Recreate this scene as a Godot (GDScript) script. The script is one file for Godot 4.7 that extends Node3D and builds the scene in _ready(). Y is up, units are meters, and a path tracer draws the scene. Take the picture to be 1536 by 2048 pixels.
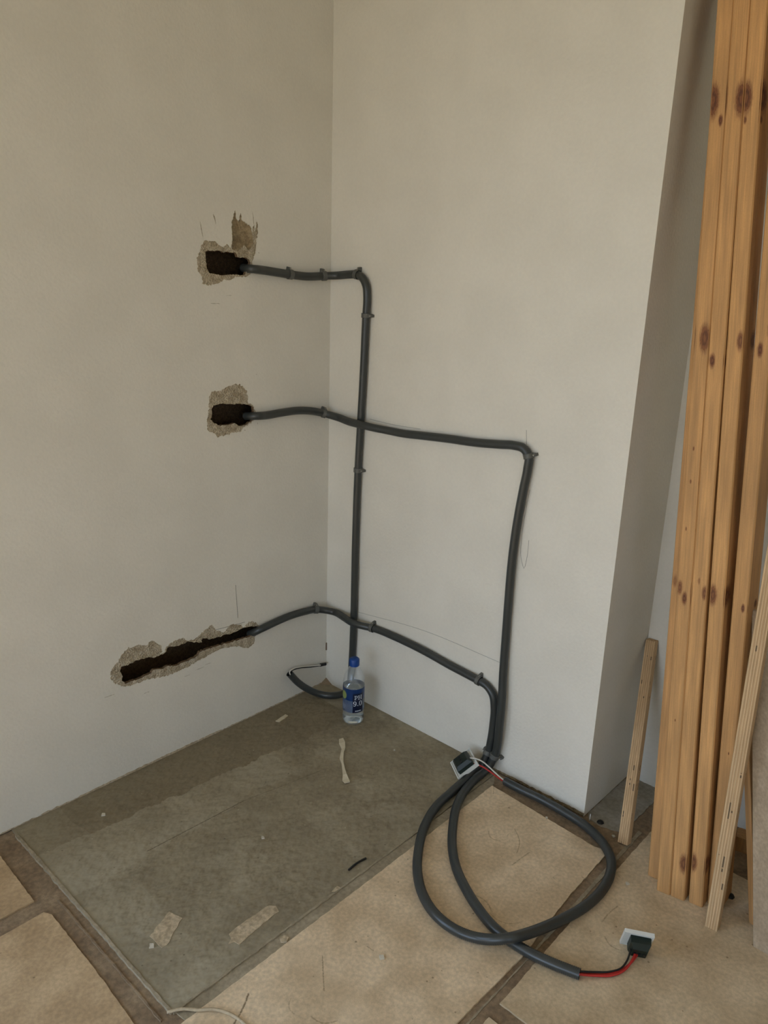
extends Node3D

# paths and outlines in metres: y up, the wall corner at the origin
const CONDUIT_TOP = [Vector3(-0.0220, 1.5073, 0.3400), Vector3(-0.0040, 1.5063, 0.3390), Vector3(0.0145, 1.5054, 0.3311), Vector3(0.0145, 1.5023, 0.2858), Vector3(0.0145, 1.4977, 0.2372), Vector3(0.0145, 1.4929, 0.1872), Vector3(0.0145, 1.4884, 0.1146), Vector3(0.0145, 1.4914, 0.0433), Vector3(0.0452, 1.4943, 0.0145), Vector3(0.1048, 1.4988, 0.0145), Vector3(0.1362, 1.4995, 0.0145), Vector3(0.1609, 1.4895, 0.0145), Vector3(0.1770, 1.4673, 0.0145), Vector3(0.1826, 1.4312, 0.0145), Vector3(0.1802, 1.3760, 0.0145), Vector3(0.1749, 1.2042, 0.0145), Vector3(0.1671, 1.0228, 0.0145), Vector3(0.1602, 0.8682, 0.0145), Vector3(0.1558, 0.6175, 0.0145), Vector3(0.1552, 0.2950, 0.0145), Vector3(0.1515, 0.1543, 0.0145), Vector3(0.1514, 0.0987, 0.0180), Vector3(0.1569, 0.0564, 0.0300), Vector3(0.1263, 0.0128, 0.0298), Vector3(0.1047, 0.0128, 0.0730), Vector3(0.0728, 0.0160, 0.0985), Vector3(0.0520, 0.0411, 0.1367), Vector3(0.0360, 0.0775, 0.1734), Vector3(0.0220, 0.1218, 0.2038)]
const CONDUIT_MIDDLE = [Vector3(-0.0220, 1.0607, 0.3415), Vector3(-0.0040, 1.0628, 0.3376), Vector3(0.0145, 1.0643, 0.3265), Vector3(0.0145, 1.0623, 0.2926), Vector3(0.0145, 1.0640, 0.2311), Vector3(0.0145, 1.0635, 0.1457), Vector3(0.0145, 1.0534, 0.0789), Vector3(0.0145, 1.0424, 0.0375), Vector3(0.0632, 1.0335, 0.0180), Vector3(0.1372, 1.0307, 0.0340), Vector3(0.1906, 1.0310, 0.0410), Vector3(0.2405, 1.0278, 0.0340), Vector3(0.2937, 1.0245, 0.0200), Vector3(0.3425, 1.0233, 0.0145), Vector3(0.4454, 1.0300, 0.0145), Vector3(0.5429, 1.0364, 0.0145), Vector3(0.6354, 1.0409, 0.0145), Vector3(0.7228, 1.0495, 0.0145), Vector3(0.7698, 1.0545, 0.0145), Vector3(0.8016, 1.0513, 0.0145), Vector3(0.8197, 1.0332, 0.0145), Vector3(0.8201, 0.9962, 0.0145), Vector3(0.8126, 0.9384, 0.0145), Vector3(0.8036, 0.8583, 0.0145), Vector3(0.7974, 0.7815, 0.0145), Vector3(0.7940, 0.6881, 0.0145), Vector3(0.7941, 0.5933, 0.0145), Vector3(0.7953, 0.4638, 0.0145), Vector3(0.7991, 0.3494, 0.0180), Vector3(0.8065, 0.2522, 0.0240), Vector3(0.8067, 0.1834, 0.0260), Vector3(0.8027, 0.1124, 0.0220), Vector3(0.7942, 0.0642, 0.0200), Vector3(0.7834, 0.0242, 0.0350), Vector3(0.7808, 0.0128, 0.0989), Vector3(0.7961, 0.0128, 0.1776), Vector3(0.8214, 0.0128, 0.2446), Vector3(0.8644, 0.0128, 0.3162), Vector3(0.9262, 0.0128, 0.3973), Vector3(0.9810, 0.0128, 0.4482), Vector3(1.0413, 0.0128, 0.4868), Vector3(1.1068, 0.0128, 0.5185), Vector3(1.1646, 0.0128, 0.5371), Vector3(1.2105, 0.0128, 0.5415), Vector3(1.2638, 0.0128, 0.5387), Vector3(1.3110, 0.0128, 0.5289), Vector3(1.3495, 0.0128, 0.5174), Vector3(1.3774, 0.0128, 0.5086)]
const CONDUIT_LOW = [Vector3(-0.0220, 0.3060, 0.3426), Vector3(-0.0040, 0.3168, 0.3393), Vector3(0.0145, 0.3300, 0.3257), Vector3(0.0145, 0.3349, 0.2710), Vector3(0.0145, 0.3386, 0.1918), Vector3(0.0145, 0.3343, 0.1213), Vector3(0.0145, 0.3259, 0.0679), Vector3(0.0573, 0.3147, 0.0180), Vector3(0.1258, 0.3206, 0.0340), Vector3(0.1785, 0.3191, 0.0410), Vector3(0.2114, 0.3184, 0.0340), Vector3(0.2478, 0.3155, 0.0160), Vector3(0.3550, 0.3182, 0.0145), Vector3(0.4892, 0.3129, 0.0145), Vector3(0.5951, 0.3020, 0.0145), Vector3(0.6759, 0.2961, 0.0145), Vector3(0.7092, 0.2935, 0.0145), Vector3(0.7404, 0.2886, 0.0145), Vector3(0.7650, 0.2673, 0.0145), Vector3(0.7751, 0.2255, 0.0130), Vector3(0.7759, 0.1728, 0.0130), Vector3(0.7720, 0.1083, 0.0130), Vector3(0.7656, 0.0606, 0.0145), Vector3(0.7567, 0.0122, 0.0450), Vector3(0.7612, 0.0128, 0.1115), Vector3(0.7690, 0.0128, 0.2017), Vector3(0.7810, 0.0128, 0.2950), Vector3(0.8129, 0.0128, 0.3828), Vector3(0.8607, 0.0128, 0.4628), Vector3(0.9132, 0.0128, 0.5285), Vector3(0.9735, 0.0128, 0.5777), Vector3(1.0377, 0.0128, 0.6047), Vector3(1.1051, 0.0128, 0.6065), Vector3(1.1532, 0.0160, 0.5923), Vector3(1.1925, 0.0300, 0.5790), Vector3(1.2196, 0.0390, 0.5586), Vector3(1.2381, 0.0320, 0.5123), Vector3(1.2541, 0.0200, 0.4482), Vector3(1.2681, 0.0128, 0.3895), Vector3(1.2828, 0.0128, 0.3305), Vector3(1.2889, 0.0128, 0.2525), Vector3(1.2786, 0.0128, 0.1818), Vector3(1.2532, 0.0128, 0.1243), Vector3(1.2035, 0.0128, 0.0779), Vector3(1.1427, 0.0128, 0.0515), Vector3(1.0629, 0.0128, 0.0395), Vector3(0.9760, 0.0128, 0.0363), Vector3(0.9078, 0.0128, 0.0407), Vector3(0.8489, 0.0128, 0.0405)]
const HOLE_TOP = [Vector2(0.4868, 1.5467), Vector2(0.4823, 1.5493), Vector2(0.4512, 1.5524), Vector2(0.4196, 1.5495), Vector2(0.3826, 1.5492), Vector2(0.3759, 1.5367), Vector2(0.3593, 1.5381), Vector2(0.3331, 1.5328), Vector2(0.3285, 1.5237), Vector2(0.3301, 1.5163), Vector2(0.3459, 1.5010), Vector2(0.3486, 1.4880), Vector2(0.3702, 1.4867), Vector2(0.3937, 1.4888), Vector2(0.4354, 1.4853), Vector2(0.4625, 1.4873), Vector2(0.4801, 1.4940), Vector2(0.4863, 1.5045), Vector2(0.4868, 1.5256)]
const PATCH_TOP = [Vector2(0.4946, 1.5708), Vector2(0.4877, 1.5780), Vector2(0.4547, 1.5762), Vector2(0.4439, 1.5679), Vector2(0.4237, 1.5636), Vector2(0.4097, 1.5713), Vector2(0.4008, 1.5628), Vector2(0.3932, 1.5864), Vector2(0.3933, 1.6290), Vector2(0.3891, 1.6470), Vector2(0.3816, 1.6651), Vector2(0.3799, 1.6441), Vector2(0.3686, 1.6342), Vector2(0.3609, 1.6596), Vector2(0.3591, 1.6384), Vector2(0.3428, 1.6323), Vector2(0.3262, 1.6262), Vector2(0.3218, 1.6084), Vector2(0.3141, 1.6306), Vector2(0.3112, 1.6090), Vector2(0.3032, 1.6422), Vector2(0.3000, 1.6096), Vector2(0.3063, 1.5873), Vector2(0.3109, 1.5502), Vector2(0.3185, 1.5352), Vector2(0.3238, 1.5164), Vector2(0.3267, 1.4940), Vector2(0.3464, 1.4824), Vector2(0.3845, 1.4817), Vector2(0.4083, 1.4702), Vector2(0.4221, 1.4736), Vector2(0.4476, 1.4623), Vector2(0.4838, 1.4564), Vector2(0.5013, 1.4615), Vector2(0.5027, 1.4793), Vector2(0.5151, 1.4966), Vector2(0.5159, 1.5281), Vector2(0.5061, 1.5529)]
const HOLE_MIDDLE = [Vector2(0.4841, 1.0998), Vector2(0.4766, 1.1108), Vector2(0.4482, 1.1129), Vector2(0.4147, 1.1081), Vector2(0.3853, 1.1070), Vector2(0.3505, 1.1009), Vector2(0.3278, 1.0905), Vector2(0.3255, 1.0759), Vector2(0.3359, 1.0687), Vector2(0.3259, 1.0594), Vector2(0.3286, 1.0514), Vector2(0.3571, 1.0359), Vector2(0.3822, 1.0376), Vector2(0.4018, 1.0472), Vector2(0.4361, 1.0450), Vector2(0.4648, 1.0483), Vector2(0.4786, 1.0598), Vector2(0.4899, 1.0689), Vector2(0.4834, 1.0801)]
const PATCH_MIDDLE = [Vector2(0.4897, 1.1355), Vector2(0.4821, 1.1523), Vector2(0.4634, 1.1527), Vector2(0.4469, 1.1513), Vector2(0.4226, 1.1631), Vector2(0.4032, 1.1675), Vector2(0.3764, 1.1635), Vector2(0.3544, 1.1458), Vector2(0.3498, 1.1272), Vector2(0.3473, 1.1047), Vector2(0.3242, 1.0922), Vector2(0.3204, 1.0754), Vector2(0.3218, 1.0548), Vector2(0.3287, 1.0464), Vector2(0.3571, 1.0331), Vector2(0.3724, 1.0295), Vector2(0.3752, 1.0174), Vector2(0.4076, 1.0193), Vector2(0.4224, 1.0170), Vector2(0.4637, 1.0120), Vector2(0.4844, 1.0286), Vector2(0.5028, 1.0388), Vector2(0.5015, 1.0702), Vector2(0.4961, 1.0892)]
const HOLE_LOW = [Vector2(0.8349, 0.3557), Vector2(0.8314, 0.3698), Vector2(0.8113, 0.3675), Vector2(0.7827, 0.3727), Vector2(0.7410, 0.3682), Vector2(0.7201, 0.3607), Vector2(0.6847, 0.3614), Vector2(0.6756, 0.3769), Vector2(0.6255, 0.3704), Vector2(0.6025, 0.3734), Vector2(0.5508, 0.3531), Vector2(0.5473, 0.3657), Vector2(0.5295, 0.3625), Vector2(0.5238, 0.3534), Vector2(0.4843, 0.3502), Vector2(0.4217, 0.3464), Vector2(0.3828, 0.3509), Vector2(0.3234, 0.3388), Vector2(0.3203, 0.3278), Vector2(0.3408, 0.3082), Vector2(0.3838, 0.3108), Vector2(0.4605, 0.3167), Vector2(0.5221, 0.3210), Vector2(0.5580, 0.3224), Vector2(0.5645, 0.3107), Vector2(0.6057, 0.3061), Vector2(0.6571, 0.3057), Vector2(0.6734, 0.3144), Vector2(0.6957, 0.3118), Vector2(0.7252, 0.3201), Vector2(0.7339, 0.3100), Vector2(0.7659, 0.3088), Vector2(0.8024, 0.3096), Vector2(0.8229, 0.3107), Vector2(0.8346, 0.3246), Vector2(0.8312, 0.3363)]
const PATCH_LOW = [Vector2(0.8668, 0.3625), Vector2(0.8479, 0.3835), Vector2(0.8317, 0.4005), Vector2(0.8050, 0.4217), Vector2(0.7642, 0.4169), Vector2(0.7438, 0.4083), Vector2(0.7272, 0.4208), Vector2(0.6991, 0.3956), Vector2(0.6950, 0.3730), Vector2(0.7036, 0.3644), Vector2(0.6861, 0.3657), Vector2(0.6775, 0.3818), Vector2(0.6526, 0.3904), Vector2(0.6187, 0.3924), Vector2(0.6024, 0.3760), Vector2(0.5734, 0.3745), Vector2(0.5494, 0.3856), Vector2(0.5252, 0.3942), Vector2(0.5098, 0.4030), Vector2(0.4985, 0.3800), Vector2(0.4654, 0.3580), Vector2(0.4397, 0.3778), Vector2(0.4081, 0.3733), Vector2(0.3827, 0.3538), Vector2(0.3628, 0.3647), Vector2(0.3332, 0.3553), Vector2(0.3194, 0.3410), Vector2(0.3156, 0.3233), Vector2(0.3376, 0.3012), Vector2(0.3414, 0.2790), Vector2(0.3717, 0.2688), Vector2(0.4039, 0.2887), Vector2(0.4609, 0.3054), Vector2(0.5106, 0.3029), Vector2(0.5532, 0.2956), Vector2(0.6066, 0.2871), Vector2(0.6527, 0.2822), Vector2(0.6972, 0.2854), Vector2(0.7507, 0.2977), Vector2(0.7930, 0.2955), Vector2(0.8286, 0.3015), Vector2(0.8547, 0.3246), Vector2(0.8658, 0.3417)]
const W_TOP_WHITE = [Vector3(0.0350, 0.1049, 0.1986), Vector3(0.0280, 0.1292, 0.2066), Vector3(0.0220, 0.1308, 0.1849), Vector3(0.0160, 0.1223, 0.1463), Vector3(0.0130, 0.1044, 0.0896), Vector3(0.0130, 0.0901, 0.0391)]
const W_TOP_BLACK = [Vector3(0.0350, 0.1058, 0.2009), Vector3(0.0240, 0.1252, 0.2055), Vector3(0.0160, 0.1226, 0.1798), Vector3(0.0100, 0.1140, 0.1410), Vector3(0.0090, 0.0974, 0.0860), Vector3(0.0100, 0.0858, 0.0363)]
const PLUG_TOP = [Vector3(0.0120, 0.0903, 0.0408), Vector3(0.0120, 0.0851, 0.0150)]
const W_LOW_WHITE = [Vector3(0.8702, 0.0140, 0.0392), Vector3(0.8462, 0.0160, 0.0424), Vector3(0.8254, 0.0320, 0.0523), Vector3(0.8004, 0.0480, 0.0589), Vector3(0.7760, 0.0580, 0.0634), Vector3(0.7571, 0.0620, 0.0722), Vector3(0.7377, 0.0580, 0.0798)]
const W_LOW_RED = [Vector3(0.8722, 0.0110, 0.0418), Vector3(0.8476, 0.0120, 0.0439), Vector3(0.8282, 0.0260, 0.0555), Vector3(0.8062, 0.0400, 0.0661), Vector3(0.7807, 0.0460, 0.0711), Vector3(0.7585, 0.0500, 0.0833)]
const W_MID_RED = [Vector3(1.3664, 0.0110, 0.5133), Vector3(1.3775, 0.0090, 0.5035), Vector3(1.3995, 0.0060, 0.4817), Vector3(1.4252, 0.0050, 0.4551), Vector3(1.4391, 0.0050, 0.4247), Vector3(1.4420, 0.0080, 0.3916), Vector3(1.4388, 0.0140, 0.3638), Vector3(1.4354, 0.0200, 0.3534)]
const W_MID_RED_B = [Vector3(1.3649, 0.0090, 0.5103), Vector3(1.3754, 0.0070, 0.4993), Vector3(1.3975, 0.0040, 0.4774), Vector3(1.4229, 0.0040, 0.4505), Vector3(1.4362, 0.0040, 0.4187), Vector3(1.4425, 0.0060, 0.3846), Vector3(1.4418, 0.0120, 0.3542), Vector3(1.4398, 0.0180, 0.3464)]
const W_MID_BLACK = [Vector3(1.3650, 0.0160, 0.5119), Vector3(1.3754, 0.0140, 0.5009), Vector3(1.3961, 0.0090, 0.4759), Vector3(1.4208, 0.0070, 0.4472), Vector3(1.4329, 0.0080, 0.4253), Vector3(1.4345, 0.0110, 0.3972), Vector3(1.4303, 0.0160, 0.3749), Vector3(1.4270, 0.0200, 0.3617)]

var rng := RandomNumberGenerator.new()
var wall_paint: StandardMaterial3D
const RETURN_X := 1.1035      # where the white pier ends and the alcove begins
const ALCOVE_Z := -0.287      # back of the alcove
const ROOM_X := 4.4
const ROOM_Z := 4.8
const ROOM_H := 2.7

func _ready():
	rng.seed = 41
	# ---------------------------------------------------------------- camera
	var cam := Camera3D.new()
	cam.name = "camera"
	cam.position = Vector3(1.9613, 1.5, 1.8551)
	cam.rotation = Vector3(-0.29311, 0.73870, 0.03300)
	cam.fov = 66.286
	cam.near = 0.02
	cam.far = 200.0
	add_child(cam)
	cam.current = true
	# ---------------------------------------------------------------- sky, sun, exposure
	var sky_mat := ProceduralSkyMaterial.new()
	sky_mat.sky_top_color = Color(0.75, 0.86, 0.99)
	sky_mat.sky_horizon_color = Color(0.865, 0.92, 0.985)
	sky_mat.ground_horizon_color = Color(0.62, 0.58, 0.52)
	sky_mat.ground_bottom_color = Color(0.50, 0.45, 0.38)
	sky_mat.sky_energy_multiplier = 1.0
	var sky := Sky.new()
	sky.sky_material = sky_mat
	var env := Environment.new()
	env.background_mode = Environment.BG_SKY
	env.sky = sky
	env.background_energy_multiplier = 3.0
	env.ambient_light_source = Environment.AMBIENT_SOURCE_DISABLED
	env.tonemap_mode = Environment.TONE_MAPPER_LINEAR
	env.tonemap_exposure = 1.54
	env.sdfgi_enabled = true
	env.ssao_enabled = true
	env.ssil_enabled = true
	var we := WorldEnvironment.new()
	we.name = "world_environment"
	we.environment = env
	add_child(we)
	var sun := DirectionalLight3D.new()
	sun.name = "sun"
	sun.light_color = Color(1.0, 0.93, 0.82)
	sun.light_energy = 1.45
	sun.shadow_enabled = true
	sun.light_angular_distance = 0.6
	sun.look_at_from_position(Vector3(-8.0, 9.0, 4.6), Vector3(0.9, 0, 3.2))
	add_child(sun)
	# ---------------------------------------------------------------- the place and its things
	make_materials()
	build_room()
	build_floor()
	build_conduits()
	build_timbers()
	build_bottle()
	build_sockets()
	build_debris()

# ==================================================================== materials
var M := {}

func plain(c: Color, rough := 0.8, metal := 0.0) -> StandardMaterial3D:
	var m := StandardMaterial3D.new()
	m.albedo_color = c
	m.roughness = rough
	m.metallic = metal
	m.cull_mode = BaseMaterial3D.CULL_DISABLED
	return m

func noise_bytes(w: int, h: int, freq: float, sd: int, oct := 4) -> PackedByteArray:
	var n := FastNoiseLite.new()
	n.seed = sd
	n.frequency = freq
	n.fractal_octaves = oct
	n.noise_type = FastNoiseLite.TYPE_SIMPLEX_SMOOTH
	var im := n.get_seamless_image(w, h)
	im.convert(Image.FORMAT_L8)
	return im.get_data()

func bump_texture(size: int, freq: float, sd: int, strength: float, oct := 3) -> ImageTexture:
	var im := Image.create_from_data(size, size, false, Image.FORMAT_L8, noise_bytes(size, size, freq, sd, oct))
	im.convert(Image.FORMAT_RGBA8)
	im.bump_map_to_normal_map(strength)
	return ImageTexture.create_from_image(im)

# mottled surface: a base colour, broad patches of a second colour and fine grain
func mottle(w: int, h: int, a: Color, b: Color, f_broad: float, f_fine: float, grain: float, sd: int) -> Image:
	var n1 := noise_bytes(w, h, f_broad, sd, 4)
	var n2 := noise_bytes(w, h, f_fine, sd + 7, 3)
	var out := PackedByteArray()
	out.resize(w * h * 3)
	var r := RandomNumberGenerator.new()
	r.seed = sd
	for i in w * h:
		var t := clampf((n1[i] / 255.0 - 0.5) * 1.6 + 0.5, 0, 1)
		var g := 1.0 + grain * ((n2[i] / 255.0 - 0.5) * 1.4 + r.randf_range(-0.25, 0.25))
		out[i * 3] = int(clampf(lerpf(a.r, b.r, t) * g, 0, 1) * 255.0)
		out[i * 3 + 1] = int(clampf(lerpf(a.g, b.g, t) * g, 0, 1) * 255.0)
		out[i * 3 + 2] = int(clampf(lerpf(a.b, b.b, t) * g, 0, 1) * 255.0)
	return Image.create_from_data(w, h, false, Image.FORMAT_RGB8, out)

func dab(im: Image, x: float, y: float, rad: float, c: Color, amount: float, soft := 0.5):
	for j in range(int(maxf(0, y - rad)), int(minf(im.get_height() - 1, y + rad)) + 1):
		for i in range(int(maxf(0, x - rad)), int(minf(im.get_width() - 1, x + rad)) + 1):
			var d := Vector2(i - x, j - y).length() / rad
			if d < 1.0:
				var k := amount * clampf((1.0 - d) / soft, 0, 1)
				im.set_pixel(i, j, im.get_pixel(i, j).lerp(c, k))

# a scratch or worn trace: dabs along a wobbling line, broken up
func scratch(im: Image, a: Vector2, b: Vector2, rad: float, c: Color, amount: float, bend := 0.0, wobble := 1.0):
	var n := int(maxf(2, a.distance_to(b) / maxf(0.8, rad * 0.7)))
	var side := (b - a).normalized().orthogonal()
	for k in n + 1:
		var t := float(k) / n
		var p := a.lerp(b, t) + side * (bend * sin(t * PI) + rng.randf_range(-wobble, wobble) * 0.5)
		if rng.randf() < 0.9:
			dab(im, p.x, p.y, rad * rng.randf_range(0.8, 1.2), c, amount * rng.randf_range(0.5, 1.0), 0.6)

func textured(im: Image, rough := 0.9) -> StandardMaterial3D:
	im.generate_mipmaps()
	var m := plain(Color.WHITE, rough)
	m.albedo_texture = ImageTexture.create_from_image(im)
	return m

func tri(m: StandardMaterial3D, per_metre: float) -> StandardMaterial3D:
	m.uv1_triplanar = true
	m.uv1_world_triplanar = true
	m.uv1_scale = Vector3.ONE * per_metre
	return m

func make_materials():
	# matt off-white wall paint with a fine roller stipple
	var wp := mottle(512, 512, Color(0.900, 0.878, 0.828), Color(0.880, 0.858, 0.808), 0.006, 0.12, 0.014, 3)
	wall_paint = tri(textured(wp, 0.75), 1.1)
	wall_paint.normal_enabled = true
	wall_paint.normal_texture = bump_texture(512, 0.16, 5, 4.0)
	wall_paint.normal_scale = 0.06
	M.wall = wall_paint
	M.ceiling = plain(Color(0.90, 0.89, 0.86), 0.9)
	# scraped plaster round the chased holes
	var pl := mottle(512, 512, Color(0.79, 0.74, 0.65), Color(0.66, 0.60, 0.50), 0.02, 0.09, 0.20, 11)
	M.plaster = tri(textured(pl, 0.95), 3.0)
	M.plaster.normal_enabled = true
	M.plaster.normal_texture = bump_texture(512, 0.09, 12, 9.0)
	var pb := mottle(512, 512, Color(0.49, 0.42, 0.315), Color(0.64, 0.57, 0.45), 0.03, 0.1, 0.25, 13)
	M.plaster_brown = tri(textured(pb, 0.95), 3.0)
	var hl := mottle(256, 256, Color(0.52, 0.42, 0.31), Color(0.42, 0.33, 0.24), 0.04, 0.15, 0.5, 17)
	M.scuff = plain(Color(0.77, 0.735, 0.67), 0.9)
	M.hole = tri(textured(hl, 1.0), 6.0)
	# bare slab and the joint mortar between the sheets
	var sl := mottle(512, 512, Color(0.58, 0.50, 0.40), Color(0.49, 0.41, 0.32), 0.012, 0.08, 0.2, 21)
	M.slab = tri(textured(sl, 0.92), 1.4)
	var gs := mottle(512, 512, Color(0.58, 0.53, 0.44), Color(0.65, 0.60, 0.51), 0.012, 0.08, 0.15, 24)
	M.joint_grey = tri(textured(gs, 0.92), 1.6)
	var rd := mottle(256, 256, Color(0.77, 0.70, 0.59), Color(0.68, 0.61, 0.50), 0.03, 0.1, 0.2, 27)
	M.ridge = tri(textured(rd, 0.95), 3.0)
	var ag := mottle(512, 512, Color(0.63, 0.60, 0.55), Color(0.56, 0.53, 0.47), 0.012, 0.08, 0.12, 29)
	M.alcove_grey = tri(textured(ag, 0.9), 1.6)
	M.crumb = plain(Color(0.80, 0.77, 0.70), 0.95)
	M.terrace = plain(Color(0.72, 0.68, 0.60), 0.9)
	# plastics and metal
	M.conduit = plain(Color(0.225, 0.235, 0.230), 0.30)
	M.clip = plain(Color(0.35, 0.35, 0.33), 0.5)
	M.steel = plain(Color(0.72, 0.70, 0.66), 0.35, 0.9)
	M.black = plain(Color(0.06, 0.06, 0.06), 0.5)
	M.white_wire = plain(Color(0.85, 0.83, 0.78), 0.45)
	M.red_wire = plain(Color(0.72, 0.16, 0.14), 0.45)
	M.face_white = plain(Color(0.86, 0.86, 0.83), 0.4)
	M.dark_green = plain(Color(0.035, 0.105, 0.08), 0.45)
	M.cap_blue = plain(Color(0.01, 0.25, 0.56), 0.4)
	M.paper = plain(Color(0.82, 0.77, 0.66), 0.9)
	M.pencil = plain(Color(0.42, 0.40, 0.37), 0.8)
	M.dirt = plain(Color(0.43, 0.35, 0.27), 1.0)
	M.aluminium = plain(Color(0.45, 0.45, 0.46), 0.5, 0.6)
	var pet := plain(Color(0.92, 0.96, 0.98, 0.14), 0.06)
	pet.transparency = BaseMaterial3D.TRANSPARENCY_ALPHA
	M.pet = pet
	var water := plain(Color(0.93, 0.97, 0.98, 0.0), 0.0)
	water.refraction_enabled = true
	water.refraction_scale = 0.033
	M.water = water
	var lb := plain(Color(0.03, 0.20, 0.42, 0.92), 0.3)
	lb.transparency = BaseMaterial3D.TRANSPARENCY_ALPHA
	M.label_blue = lb
	var lt := plain(Color(0.10, 0.30, 0.55, 0.45), 0.3)
	lt.transparency = BaseMaterial3D.TRANSPARENCY_ALPHA
	M.label_tint = lt
	M.navy = plain(Color(0.03, 0.08, 0.20), 0.35)
	M.print_white = plain(Color(0.85, 0.88, 0.92), 0.5)
	M.emblem = plain(Color(0.55, 0.60, 0.35), 0.5)

# pine: long grain with knots; knots are [u 0..1 across, height in metres, radius in metres, darkness]
func pine(knots: Array, sd: int, base: Color, length := 2.6) -> StandardMaterial3D:
	var w := 48
	var h := 2048
	var r := RandomNumberGenerator.new()
	r.seed = sd
	var n := FastNoiseLite.new()
	n.seed = sd
	n.frequency = 0.02
	var im := Image.create(w, h, false, Image.FORMAT_RGB8)
	var mpp := length / h
	var kk := []
	for k in knots:
		kk.append([k[0] * w, (1.0 - k[1] / length) * h, k[2] / mpp, k[3]])
	for y in h:
		var near := []
		for k in kk:
			if absf(y - k[1]) < k[2] * 6.0:
				near.append(k)
		for x in w:
			var gx := float(x)
			for k in near:
				var dy: float = (y - k[1]) / (k[2] * 2.2)
				var dx: float = (x - k[0]) / (k[2] * 0.75)
				gx += 5.0 * exp(-dy * dy) * signf(dx) * exp(-absf(dx) * 0.6)
			var grain := n.get_noise_2d(gx * 7.0, y * 0.16) * 0.5 + n.get_noise_2d(gx * 26.0, y * 0.5) * 0.35
			var broad := n.get_noise_2d(gx * 1.3 + 300.0, y * 0.22)
			var c := base * (1.0 + 0.16 * grain + 0.14 * broad + r.randf_range(-0.025, 0.025))
			for k in near:
				var d := Vector2((x - k[0]) / 0.75, y - k[1]).length() / (k[2] as float)
				d += n.get_noise_2d(x * 9.0, y * 4.0) * 0.25
				if d < 1.7:
					var kc := Color(0.36, 0.20, 0.10).lerp(Color(0.50, 0.31, 0.17), 0.5 + 0.5 * sin(d * 9.0))
					c = c.lerp(kc, (k[3] as float) * clampf((1.7 - d) / 0.7, 0, 1) * (1.0 if d < 1.05 else 0.55))
			im.set_pixel(x, y, Color(clampf(c.r, 0, 1), clampf(c.g, 0, 1), clampf(c.b, 0, 1)))
	return textured(im, 0.7)

func plywood(sd: int, length: float) -> StandardMaterial3D:
	var w := 48
	var h := 1024
	var n := FastNoiseLite.new()
	n.seed = sd
	n.frequency = 0.02
	var r := RandomNumberGenerator.new()
	r.seed = sd
	var im := Image.create(w, h, false, Image.FORMAT_RGB8)
	for y in h:
		for x in w:
			var ply := int(x / 5.4)
			var c := Color(0.80, 0.68, 0.52) if ply % 2 == 0 else Color(0.72, 0.58, 0.42)
			var edge := fposmod(x / 5.4, 1.0)
			var v := 1.0 + 0.18 * n.get_noise_2d(x * 12.0, y * 0.5) + r.randf_range(-0.03, 0.03)
			if edge < 0.16:
				v *= 0.9
			if ply % 2 == 1 and n.get_noise_2d(ply * 400.0, y * 0.45 + sd * 31.0) > 0.42:
				v *= 0.55
			im.set_pixel(x, y, Color(clampf(c.r * v, 0, 1), clampf(c.g * v, 0, 1), clampf(c.b * v, 0, 1)))
	return textured(im, 0.85)

# ==================================================================== mesh helpers
func st_new() -> SurfaceTool:
	var st := SurfaceTool.new()
	st.begin(Mesh.PRIMITIVE_TRIANGLES)
	return st

func tri3(st: SurfaceTool, a: Vector3, b: Vector3, c: Vector3, ua := Vector2.ZERO, ub := Vector2.ZERO, uc := Vector2.ZERO):
	st.set_uv(ua)
	st.add_vertex(a)
	st.set_uv(ub)
	st.add_vertex(b)
	st.set_uv(uc)
	st.add_vertex(c)

func quad(st: SurfaceTool, a: Vector3, b: Vector3, c: Vector3, d: Vector3, ua := Vector2.ZERO, ub := Vector2(1, 0), uc := Vector2.ONE, ud := Vector2(0, 1)):
	tri3(st, a, b, c, ua, ub, uc)
	tri3(st, a, c, d, ua, uc, ud)

func box(st: SurfaceTool, lo: Vector3, hi: Vector3):
	hexa(st, [Vector3(lo.x, lo.y, hi.z), Vector3(hi.x, lo.y, hi.z), Vector3(hi.x, lo.y, lo.z), Vector3(lo.x, lo.y, lo.z)],
		[Vector3(lo.x, hi.y, hi.z), Vector3(hi.x, hi.y, hi.z), Vector3(hi.x, hi.y, lo.z), Vector3(lo.x, hi.y, lo.z)])

# a prism between two rings of equal count; each side gets u 0..1 across and v from v0 to v1
func hexa(st: SurfaceTool, low: Array, high: Array, v0 := 1.0, v1 := 0.0):
	st.set_smooth_group(-1)
	var n := low.size()
	for i in n:
		var j := (i + 1) % n
		quad(st, low[i], high[i], high[j], low[j], Vector2(0, v0), Vector2(0, v1), Vector2(1, v1), Vector2(1, v0))
	for i in range(1, n - 1):
		tri3(st, low[0], low[i], low[i + 1], Vector2(0.1, v0), Vector2(0.5, v0), Vector2(0.9, v0))
		tri3(st, high[0], high[i + 1], high[i], Vector2(0.1, v1), Vector2(0.9, v1), Vector2(0.5, v1))

func commit(st: SurfaceTool, called: String, mat: Material, parent: Node = self) -> MeshInstance3D:
	st.generate_normals()
	var o := MeshInstance3D.new()
	o.name = called
	o.mesh = st.commit()
	o.material_override = mat
	o.cast_shadow = GeometryInstance3D.SHADOW_CASTING_SETTING_ON
	parent.add_child(o, true)
	return o

func thing(called: String, label: String, category: String, group := "") -> Node3D:
	var o := Node3D.new()
	o.name = called
	add_child(o, true)
	tag(o, label, category, group)
	return o

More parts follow.
